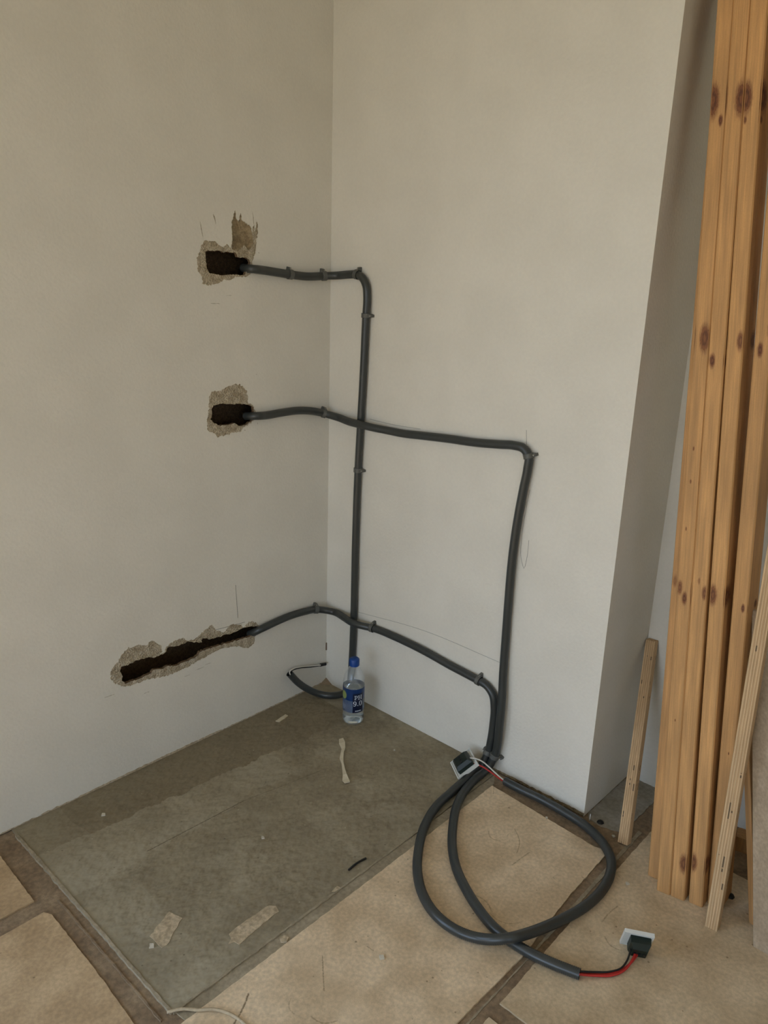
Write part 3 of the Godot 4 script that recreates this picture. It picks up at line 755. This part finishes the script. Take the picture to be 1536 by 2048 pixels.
func build_conduits():
	var top := conduit(CONDUIT_TOP, "grey conduit from the top hole dropping straight down behind the water bottle")
	wire(top, W_TOP_WHITE, 0.0022, M.white_wire, "white wire out of the open end")
	wire(top, W_TOP_BLACK, 0.0022, M.black, "black wire out of the open end")
	var st := st_new()
	var a: Vector3 = PLUG_TOP[0]
	var b: Vector3 = PLUG_TOP[1]
	tube(st, [a, a.lerp(b, 0.15), a.lerp(b, 0.8), b], 0.0062, 8)
	commit(st, "connector", M.black, top).set_meta("label", "small black connector by the corner")
	var mid := conduit(CONDUIT_MIDDLE, "grey conduit from the middle hole ending in red and black wires on the floor")
	wire(mid, W_MID_RED, 0.0027, M.red_wire, "red wire")
	wire(mid, W_MID_RED_B, 0.0027, M.red_wire, "red wire")
	wire(mid, W_MID_BLACK, 0.0022, M.black, "black wire")
	var low := conduit(CONDUIT_LOW, "grey conduit from the long low slot making the widest loop on the floor")
	wire(low, W_LOW_WHITE, 0.0022, M.white_wire, "white wire")
	wire(low, W_LOW_RED, 0.0024, M.red_wire, "red wire")
	var onl := Vector3.RIGHT
	var onb := Vector3.BACK
	nail_clip(CONDUIT_TOP, 5, onl, Vector3.UP, "grey clip on the top conduit, nearest the top hole")
	nail_clip(CONDUIT_TOP, 7, onl, Vector3.UP, "grey clip on the top conduit, just left of the wall corner")
	nail_clip(CONDUIT_TOP, 10, onb, Vector3.UP, "grey clip on the top conduit, at the bend just right of the corner")
	nail_clip(CONDUIT_TOP, 14, onb, Vector3.RIGHT, "grey clip on the long vertical conduit, just below its upper bend")
	nail_clip(CONDUIT_TOP, 17, onb, Vector3.RIGHT, "grey clip halfway down the long vertical conduit, below the upper crossing")
	nail_clip(CONDUIT_MIDDLE, 7, onl, Vector3.UP, "grey clip on the middle conduit at the wall corner")
	nail_clip(CONDUIT_MIDDLE, 20, onb, Vector3.RIGHT, "grey clip with bright nail where the middle conduit turns down")
	nail_clip(CONDUIT_MIDDLE, 32, onb, Vector3.RIGHT, "right clip of the pair near the floor by the socket plate")
	nail_clip(CONDUIT_LOW, 6, onl, Vector3.UP, "grey clip on the low conduit, left of the corner above the black connector")
	nail_clip(CONDUIT_LOW, 11, onb, Vector3.UP, "grey clip on the low conduit, just right of the lower crossing")
	nail_clip(CONDUIT_LOW, 16, onb, Vector3.UP, "grey clip on the low conduit where it turns down to the floor")
	nail_clip(CONDUIT_LOW, 22, onb, Vector3.LEFT, "left clip of the pair near the floor by the socket plate")

# ==================================================================== timbers
# a straight piece from its front bottom edge to its front top edge, depth going back; ends cut level
func stick(called: String, parent: Node, bl: Vector3, tl: Vector3, width: Vector3, depth: Vector3, y0: float, y1: float, mat: Material, v_len: float, bev := 0.0025) -> MeshInstance3D:
	var dir := (tl - bl) / (tl.y - bl.y)
	var w := width.length()
	var d := depth.length()
	var wx := width / w
	var dz := depth / d
	var ring := [[bev, 0.0], [w - bev, 0.0], [w, bev], [w, d - bev], [w - bev, d], [bev, d], [0.0, d - bev], [0.0, bev]]
	var low := []
	var high := []
	for q in ring:
		var o: Vector3 = wx * q[0] + dz * q[1]
		var p: Vector3 = bl + o
		low.append(p + dir * (y0 - p.y))
		high.append(p + dir * (y1 - p.y))
	var st := st_new()
	hexa(st, low, high, 1.0 - y0 / v_len, 1.0 - y1 / v_len)
	return commit(st, called, mat, parent)

func build_timbers():
	var base := Color(0.76, 0.575, 0.365)
	var top := 2.45
	var g := "pine lengths leaning in the alcove"
	var back := Vector3(0, 0, -0.072)
	var w := Vector3(0.0330, 0, -0.0055)
	var t := [
		["pine length set back behind the others, leftmost of the leaning timbers", Vector3(1.3434, 0, 0.092), Vector3(1.1440, 2.1, -0.08), Vector3(0.0318, 0, -0.002), [[0.2, 0.80, 0.012, 0.5]], 1.0],
		["second pine length from the left, tight against the next one", Vector3(1.3835, 0, 0.1268), Vector3(1.1887, 2.0667, 0.035), w, [[0.10, 1.875, 0.026, 1.0], [0.72, 1.836, 0.009, 1.0], [0.70, 1.389, 0.024, 0.9], [0.45, 1.143, 0.004, 0.9], [0.4, 1.067, 0.004, 0.8], [0.3, 0.955, 0.004, 0.7], [0.12, 0.812, 0.013, 0.8], [0.55, 0.788, 0.012, 1.0], [0.5, 0.477, 0.003, 0.9]], 1.0],
		["third pine length from the left, with a large knot near its foot", Vector3(1.4172, 0, 0.1198), Vector3(1.2221, 2.0608, 0.035), Vector3(0.0340, 0, -0.0055), [[0.92, 1.874, 0.026, 1.0], [0.22, 1.342, 0.012, 1.0], [0.9, 0.812, 0.013, 0.8], [0.42, 0.838, 0.006, 0.5], [0.82, 0.104, 0.020, 0.85]], 1.02],
		["fourth pine length from the left, beside the wide dark gap", Vector3(1.4602, 0, 0.1078), Vector3(1.2572, 2.0546, 0.035), w, [[0.08, 1.874, 0.024, 1.0], [0.10, 1.832, 0.006, 0.9], [0.85, 1.388, 0.016, 0.8], [0.15, 0.812, 0.019, 0.9], [0.10, 0.116, 0.019, 0.85]], 1.03],
		["fifth pine length from the left, foot hidden by the plywood strip", Vector3(1.4960, 0, 0.0782), Vector3(1.3676, 1.5154, 0.050), Vector3(0.0335, 0, -0.0045), [[0.35, 1.373, 0.012, 1.0], [0.95, 1.415, 0.014, 0.9], [0.72, 0.794, 0.008, 1.0], [0.6, 0.426, 0.003, 1.0]], 0.98]]
	for i in t.size():
		var d: Array = t[i]
		var o := stick("pine_timber", self, d[1], d[2], d[3], back, 0.0005, top, pine(d[4], 200 + i, base * (d[5] as float)), 2.6)
		tag(o, d[0], "timber", g)
	# a thin pine board behind the plywood strip
	var o5 := stick("pine_board", self, Vector3(1.5955, 0, 0.0667), Vector3(1.5171, 0.3513, 0.036), Vector3(0.0165, 0, 0.004), Vector3(0, 0, -0.06), 0.0005, 0.95, pine([], 231, base * 0.95), 2.6, 0.001)
	tag(o5, "thin pine board standing in shade behind the grey sheet at the right", "board")
	# short plywood strip in the alcove corner
	var p1 := stick("plywood_strip", self, Vector3(1.2257, 0, 0.0309), Vector3(1.1070, 0.4755, -0.262), Vector3(0.0270, 0, -0.0050), Vector3(0.004, 0, -0.016), 0.0005, 0.482, plywood(301, 0.5), 0.49, 0.001)
	tag(p1, "short plywood strip leaning alone in the alcove corner", "plywood strip")
	var p2 := stick("plywood_strip", self, Vector3(1.5204, 0, 0.1562), Vector3(1.4925, 0.7140, 0.095), Vector3(0.0290, 0, -0.0025), Vector3(0.0, 0, -0.022), 0.0005, 1.35, plywood(302, 1.4), 1.4, 0.001)
	tag(p2, "long plywood strip with split layers leaning across the pine lengths", "plywood strip")
	# greyish sheet at the right edge
	var gsi := mottle(256, 512, Color(0.68, 0.60, 0.50), Color(0.62, 0.54, 0.44), 0.02, 0.2, 0.12, 77)
	var sh := stick("fibreboard_sheet", self, Vector3(1.6282, 0, 0.1358), Vector3(1.5170, 0.5170, 0.060), Vector3(0.42, 0, 0.004), Vector3(0, 0, -0.012), 0.0005, 0.78, textured(gsi, 0.85), 1.1, 0.001)
	tag(sh, "grey-brown fibreboard sheet leaning at the right edge", "board")
	# dark offcut lying on the alcove floor
	var off := stick("timber_offcut", self, Vector3(1.455, 0, -0.175), Vector3(1.455, 0.1, -0.175), Vector3(0.09, 0, -0.02), Vector3(0.01, 0, -0.05), -0.0045, 0.040, pine([], 240, base * 0.9), 2.6, 0.002)
	tag(off, "timber offcut lying in the shade behind the leaning wood", "offcut")

# ==================================================================== bottle
func build_bottle():
	var at := Vector3(0.264, 0.0, 0.117)
	var b := thing("water_bottle", "clear plastic water bottle with blue cap and blue label", "bottle")
	b.position = at
	var R := 0.0375
	var prof := [Vector2(0.0, 0.006), Vector2(0.020, 0.004), Vector2(0.030, 0.0008), Vector2(0.0355, 0.004), Vector2(R, 0.012), Vector2(R, 0.030), Vector2(R - 0.002, 0.034), Vector2(R - 0.002, 0.038), Vector2(R, 0.042), Vector2(R, 0.160), Vector2(R - 0.002, 0.172), Vector2(R - 0.007, 0.186), Vector2(0.0235, 0.199), Vector2(0.0165, 0.209), Vector2(0.0140, 0.215), Vector2(0.0140, 0.222)]
	var st := st_new()
	lathe(st, Vector3.ZERO, prof, 48)
	commit(st, "plastic_body", M.pet, b)
	var wp := [Vector2(0.0, 0.0072), Vector2(0.020, 0.0055), Vector2(0.0295, 0.003), Vector2(0.0345, 0.0058), Vector2(R - 0.0012, 0.0135), Vector2(R - 0.0012, 0.030), Vector2(R - 0.0032, 0.034), Vector2(R - 0.0032, 0.038), Vector2(R - 0.0012, 0.042), Vector2(R - 0.0012, 0.139), Vector2(0.0, 0.139)]
	st = st_new()
	lathe(st, Vector3.ZERO, wp, 48)
	commit(st, "water", M.water, b)
	# cap with a knurled skirt
	st = st_new()
	for i in 30:
		var a0 := TAU * i / 30
		var a1 := TAU * (i + 0.5) / 30
		var a2 := TAU * (i + 1) / 30
		var ring := [[a0, 0.0168], [a1, 0.0176], [a2, 0.0168]]
		for j in 2:
			var p := Vector3(sin(ring[j][0]), 0, cos(ring[j][0])) * (ring[j][1] as float)
			var q := Vector3(sin(ring[j + 1][0]), 0, cos(ring[j + 1][0])) * (ring[j + 1][1] as float)
			quad(st, p + Vector3.UP * 0.2145, p + Vector3.UP * 0.2375, q + Vector3.UP * 0.2375, q + Vector3.UP * 0.2145)
			quad(st, p + Vector3.UP * 0.2375, p * 0.9 + Vector3.UP * 0.2400, q * 0.9 + Vector3.UP * 0.2400, q + Vector3.UP * 0.2375)
			tri3(st, p * 0.9 + Vector3.UP * 0.2400, Vector3.UP * 0.2402, q * 0.9 + Vector3.UP * 0.2400)
	commit(st, "cap", M.cap_blue, b)
	# wrap-round label, printed solid at the top and only tinted below
	st = st_new()
	lathe(st, Vector3.ZERO, [Vector2(R + 0.0004, 0.096), Vector2(R + 0.0004, 0.140)], 48)
	var lab := commit(st, "label", M.label_blue, b)
	st = st_new()
	lathe(st, Vector3.ZERO, [Vector2(R + 0.0004, 0.050), Vector2(R + 0.0004, 0.096)], 48)
	commit(st, "tinted_band", M.label_tint, lab)
	var face := 0.7387      # the side of the bottle that is turned to the room
	st = st_new()
	lathe(st, Vector3.ZERO, [Vector2(R + 0.0008, 0.050), Vector2(R + 0.0008, 0.124)], 16, face - 0.03, face + 1.02)
	commit(st, "name_panel", M.navy, lab)
	for row in [["PH", 0.0215, 0.0955, 0.0], ["9.0", 0.0250, 0.0705, -0.0015]]:
		bent_text(lab, row[0], row[1], Vector3.ZERO, R + 0.0011, face + 0.48 + (row[3] as float) / R, row[2])
	st = st_new()
	var fp := -0.010
	for wd in [0.0022, 0.0014, 0.0026, 0.0018, 0.0012, 0.0024, 0.0016]:
		var a0: float = face + 0.48 + fp / R
		var a1: float = face + 0.48 + (fp + wd) / R
		var d0 := Vector3(sin(a0), 0, cos(a0)) * (R + 0.0011)
		var d1 := Vector3(sin(a1), 0, cos(a1)) * (R + 0.0011)
		quad(st, d0 + Vector3.UP * 0.0555, d0 + Vector3.UP * 0.0590, d1 + Vector3.UP * 0.0590, d1 + Vector3.UP * 0.0555)
		fp += wd + 0.0012
	commit(st, "fine_print", M.print_white, lab)
	# round emblem on the left of the label
	st = st_new()
	for i in 20:
		var e := []
		for a in [TAU * i / 20, TAU * (i + 1) / 20]:
			var ph: float = face - 0.98 + cos(a) * 0.0125 / R
			e.append(Vector3(sin(ph), 0, cos(ph)) * (R + 0.0009) + Vector3.UP * (0.113 + sin(a) * 0.0155))
		var pc := face - 0.98
		tri3(st, Vector3(sin(pc), 0, cos(pc)) * (R + 0.0011) + Vector3.UP * 0.113, e[0], e[1])
	commit(st, "emblem", M.emblem, lab)

func bent_text(parent: Node, text: String, size: float, centre: Vector3, radius: float, angle: float, y: float):
	var tm := TextMesh.new()
	tm.text = text
	var f := SystemFont.new()
	f.font_names = PackedStringArray(["Droid Serif"])
	tm.font = f
	tm.font_size = 64
	tm.pixel_size = size / 64.0
	tm.depth = 0.0006
	tm.curve_step = 2.0
	tm.vertical_alignment = VERTICAL_ALIGNMENT_BOTTOM
	var arr := tm.get_mesh_arrays()
	var v: PackedVector3Array = arr[Mesh.ARRAY_VERTEX]
	var nn: PackedVector3Array = arr[Mesh.ARRAY_NORMAL]
	for i in v.size():
		var a := angle + v[i].x / radius
		v[i] = centre + Vector3(sin(a), 0, cos(a)) * (radius + v[i].z) + Vector3.UP * (y + v[i].y)
		nn[i] = Vector3(sin(a), 0, cos(a))
	arr[Mesh.ARRAY_VERTEX] = v
	arr[Mesh.ARRAY_NORMAL] = nn
	arr[Mesh.ARRAY_TANGENT] = null
	var me := ArrayMesh.new()
	me.add_surface_from_arrays(Mesh.PRIMITIVE_TRIANGLES, arr)
	var o := MeshInstance3D.new()
	o.name = "lettering"
	o.mesh = me
	o.material_override = M.print_white
	parent.add_child(o, true)

# ==================================================================== sockets
# a socket plate lying loose: p is a corner, u and v its two edges, the housing stands off along n
func socket(label: String, p: Vector3, u: Vector3, v: Vector3, n: Vector3, block: Array):
	var s := thing("socket_plate", label, "socket", "unmounted socket plates")
	var th := 0.006
	var st := st_new()
	hexa(st, [p, p + u, p + u + v, p + v], [p + n * th, p + u + n * th, p + u + v + n * th, p + v + n * th])
	commit(st, "faceplate", M.face_white, s)
	st = st_new()
	for e in [[0.0, 1.0, 0.0, 0.05], [0.0, 1.0, 0.95, 1.0], [0.0, 0.05, 0.05, 0.95], [0.95, 1.0, 0.05, 0.95]]:
		var a: Vector3 = p + u * e[0] + v * e[2] + n * th
		var b: Vector3 = p + u * e[1] + v * e[2] + n * th
		var c: Vector3 = p + u * e[1] + v * e[3] + n * th
		var d: Vector3 = p + u * e[0] + v * e[3] + n * th
		hexa(st, [a, b, c, d], [a + n * 0.003, b + n * 0.003, c + n * 0.003, d + n * 0.003])
	commit(st, "rim", M.face_white, s)
	st = st_new()
	var lo := []
	var mid := []
	var hi := []
	for q in [[block[0], block[2]], [block[1], block[2]], [block[1], block[3]], [block[0], block[3]]]:
		lo.append(p + u * q[0] + v * q[1] + n * th)
	var c0: Vector3 = (lo[0] + lo[2]) * 0.5
	for q in lo:
		mid.append(q + n * block[4] * 0.55)
		hi.append(c0 + ((q as Vector3) - c0) * 0.72 + n * block[4])
	hexa(st, lo, mid)
	hexa(st, mid, hi)
	commit(st, "terminal_housing", M.dark_green, s)
	st = st_new()
	for k in 3:
		var q: Vector3 = c0 + u * (0.16 * (k - 1)) + n * (block[4] as float)
		tube(st, [q - n * 0.002, q + n * 0.0015, q + n * 0.002], 0.0036, 8)
	commit(st, "terminal_screw", M.black, s)

func build_sockets():
	var p := Vector3(0.6715, 0.001, 0.0757)
	var u := Vector3(0.0704, 0.0, 0.0505)
	var v := Vector3(0.0391, 0.0523, -0.0457)
	socket("white socket plate with dark housing leaning under the paired conduits", p, u, v, v.cross(u).normalized() * -1.0 if v.cross(u).z < 0.0 else v.cross(u).normalized(), [0.20, 0.86, 0.16, 0.86, 0.024])
	p = Vector3(1.3911, 0.0, 0.3454)
	u = Vector3(0.0575, 0.0, -0.0330)
	v = Vector3(0.0145, 0.0590, 0.0165)
	var n := u.cross(v).normalized()
	if n.z < 0.0:
		n = -n
	socket("white socket plate with dark housing and red wires alone on the hardboard", p, u, v, n, [0.24, 0.92, 0.10, 0.80, 0.030])

# ==================================================================== small things on the floor
func flake(called: String, label: String, category: String, pts: Array, y0: float, y1: float, mat: Material, sd: int, group := ""):
	var arr := []
	for q in pts:
		arr.append(Vector2(q[0], q[1]))
	var poly := ragged(arr, 0.004, 0.0012, sd)
	var st := st_new()
	st.set_smooth_group(-1)
	var n := FastNoiseLite.new()
	n.seed = sd
	n.frequency = 30.0
	var hi := func(p: Vector2): return Vector3(p.x, y1 + 0.004 * maxf(0.0, n.get_noise_2d(p.x, p.y)), p.y)
	var lo := func(p: Vector2): return Vector3(p.x, y0, p.y)
	fill(st, poly, hi)
	fill(st, poly, lo)
	rim(st, poly, lo, hi)
	tag(commit(st, called, mat), label, category, group)

func build_debris():
	var st := st_new()
	tube(st, smooth_path([Vector3(0.772, 0.0030, 0.641), Vector3(0.770, 0.0035, 0.61), Vector3(0.774, 0.0030, 0.575)], 0.004), 0.0028, 8)
	tag(commit(st, "cable_offcut", M.black), "short black cable offcut on the grey cement sheet", "offcut")
	# torn paper strip, twisted in the middle
	st = st_new()
	st.set_smooth_group(-1)
	var line := [[0.322, 0.232, 0.007], [0.345, 0.250, 0.010], [0.368, 0.266, 0.006], [0.385, 0.288, 0.005], [0.402, 0.308, 0.006], [0.425, 0.326, 0.003], [0.450, 0.345, 0.004], [0.475, 0.365, 0.006], [0.492, 0.378, 0.010], [0.508, 0.386, 0.008]]
	for i in line.size() - 1:
		var a := Vector3(line[i][0], 0.001 + 0.003 * (i % 2), line[i][1])
		var b := Vector3(line[i + 1][0], 0.001 + 0.003 * ((i + 1) % 2), line[i + 1][1])
		var sd := Vector3.UP.cross(b - a).normalized()
		var wa: float = line[i][2]
		var wb: float = line[i + 1][2]
		var lift := Vector3.UP * 0.0018
		hexa(st, [a - sd * wa, a + sd * wa, b + sd * wb, b - sd * wb], [a - sd * wa + lift, a + sd * wa + lift * 3.0, b + sd * wb + lift * 3.0, b - sd * wb + lift])
	tag(commit(st, "paper_strip", M.paper), "long torn strip of pale paper twisted on the grey floor", "scrap")
	flake("paper_scrap", "small pale paper scrap on the floor near the left wall", "scrap", [[0.084, 0.318], [0.078, 0.290], [0.076, 0.268], [0.086, 0.264], [0.092, 0.285], [0.096, 0.312]], 0.0003, 0.003, M.paper, 51)
	# curled torn edge of tape at the near corner of the cement sheet
	st = st_new()
	tube(st, smooth_path([Vector3(0.795, 0.004, 1.200), Vector3(0.815, 0.006, 1.172), Vector3(0.836, 0.004, 1.153), Vector3(0.862, 0.006, 1.128), Vector3(0.888, 0.004, 1.112), Vector3(0.915, 0.006, 1.106), Vector3(0.940, 0.004, 1.104), Vector3(0.965, 0.005, 1.125)], 0.006), 0.0034, 7)
	tag(commit(st, "tape_curl", M.ridge), "curled torn tape edge at the near corner of the grey sheet", "tape")
	# screw and lumps by the pier, crumbs of plaster
	st = st_new()
	tube(st, [Vector3(1.128, 0.0035, 0.012), Vector3(1.126, 0.012, 0.006), Vector3(1.1245, 0.020, 0.002), Vector3(1.1242, 0.0215, 0.0013)], 0.0022, 6)
	tag(commit(st, "screw", M.steel), "small screw standing on the floor at the pier's corner", "screw")
	for a in [[Vector3(1.150, -0.0045, -0.014), 0.011, "black lump of grit on the slab beside the pier's corner"], [Vector3(1.530, 0.0, 0.012), 0.011, "black lump on the floor behind the long plywood strip"]]:
		st = st_new()
		var c: Vector3 = a[0]
		var rr: float = a[1]
		var prof := [Vector2(rr, 0.0), Vector2(rr * 0.95, rr * 0.3), Vector2(rr * 0.6, rr * 0.65), Vector2(0.0, rr * 0.75)]
		lathe(st, c, prof, 7)
		tag(commit(st, "grit_lump", M.black), a[2], "lump")
	var spots := [[0.49, 0.15, "right of the bottle near the white wall"], [0.515, 0.72, "alone in the middle of the grey sheet"], [1.02, 0.78, "on the hardboard in front of the conduit loops"], [1.03, 0.085, "beside the conduit along the white wall"], [1.205, 0.012, "on the slab near the short plywood strip"], [0.62, 1.13, "near the front edge of the grey sheet"], [0.79, 0.205, "in the joint under the conduit loops"], [1.32, 0.16, "just left of the pine lengths"], [0.12, 0.98, "close to the left wall"]]
	for i in spots.size():
		var q: Array = spots[i]
		var s := 0.0035 + 0.002 * (i % 3)
		var y := -0.0045 if i == 4 else 0.0
		flake("plaster_crumb", "tiny pale plaster crumb " + (q[2] as String), "crumb", [[q[0] - s, q[1]], [q[0], q[1] - s * 0.8], [q[0] + s, q[1] - s * 0.2], [q[0] + s * 0.3, q[1] + s]], y, y + 0.003, M.crumb, 400 + i, "plaster crumbs on the floor")
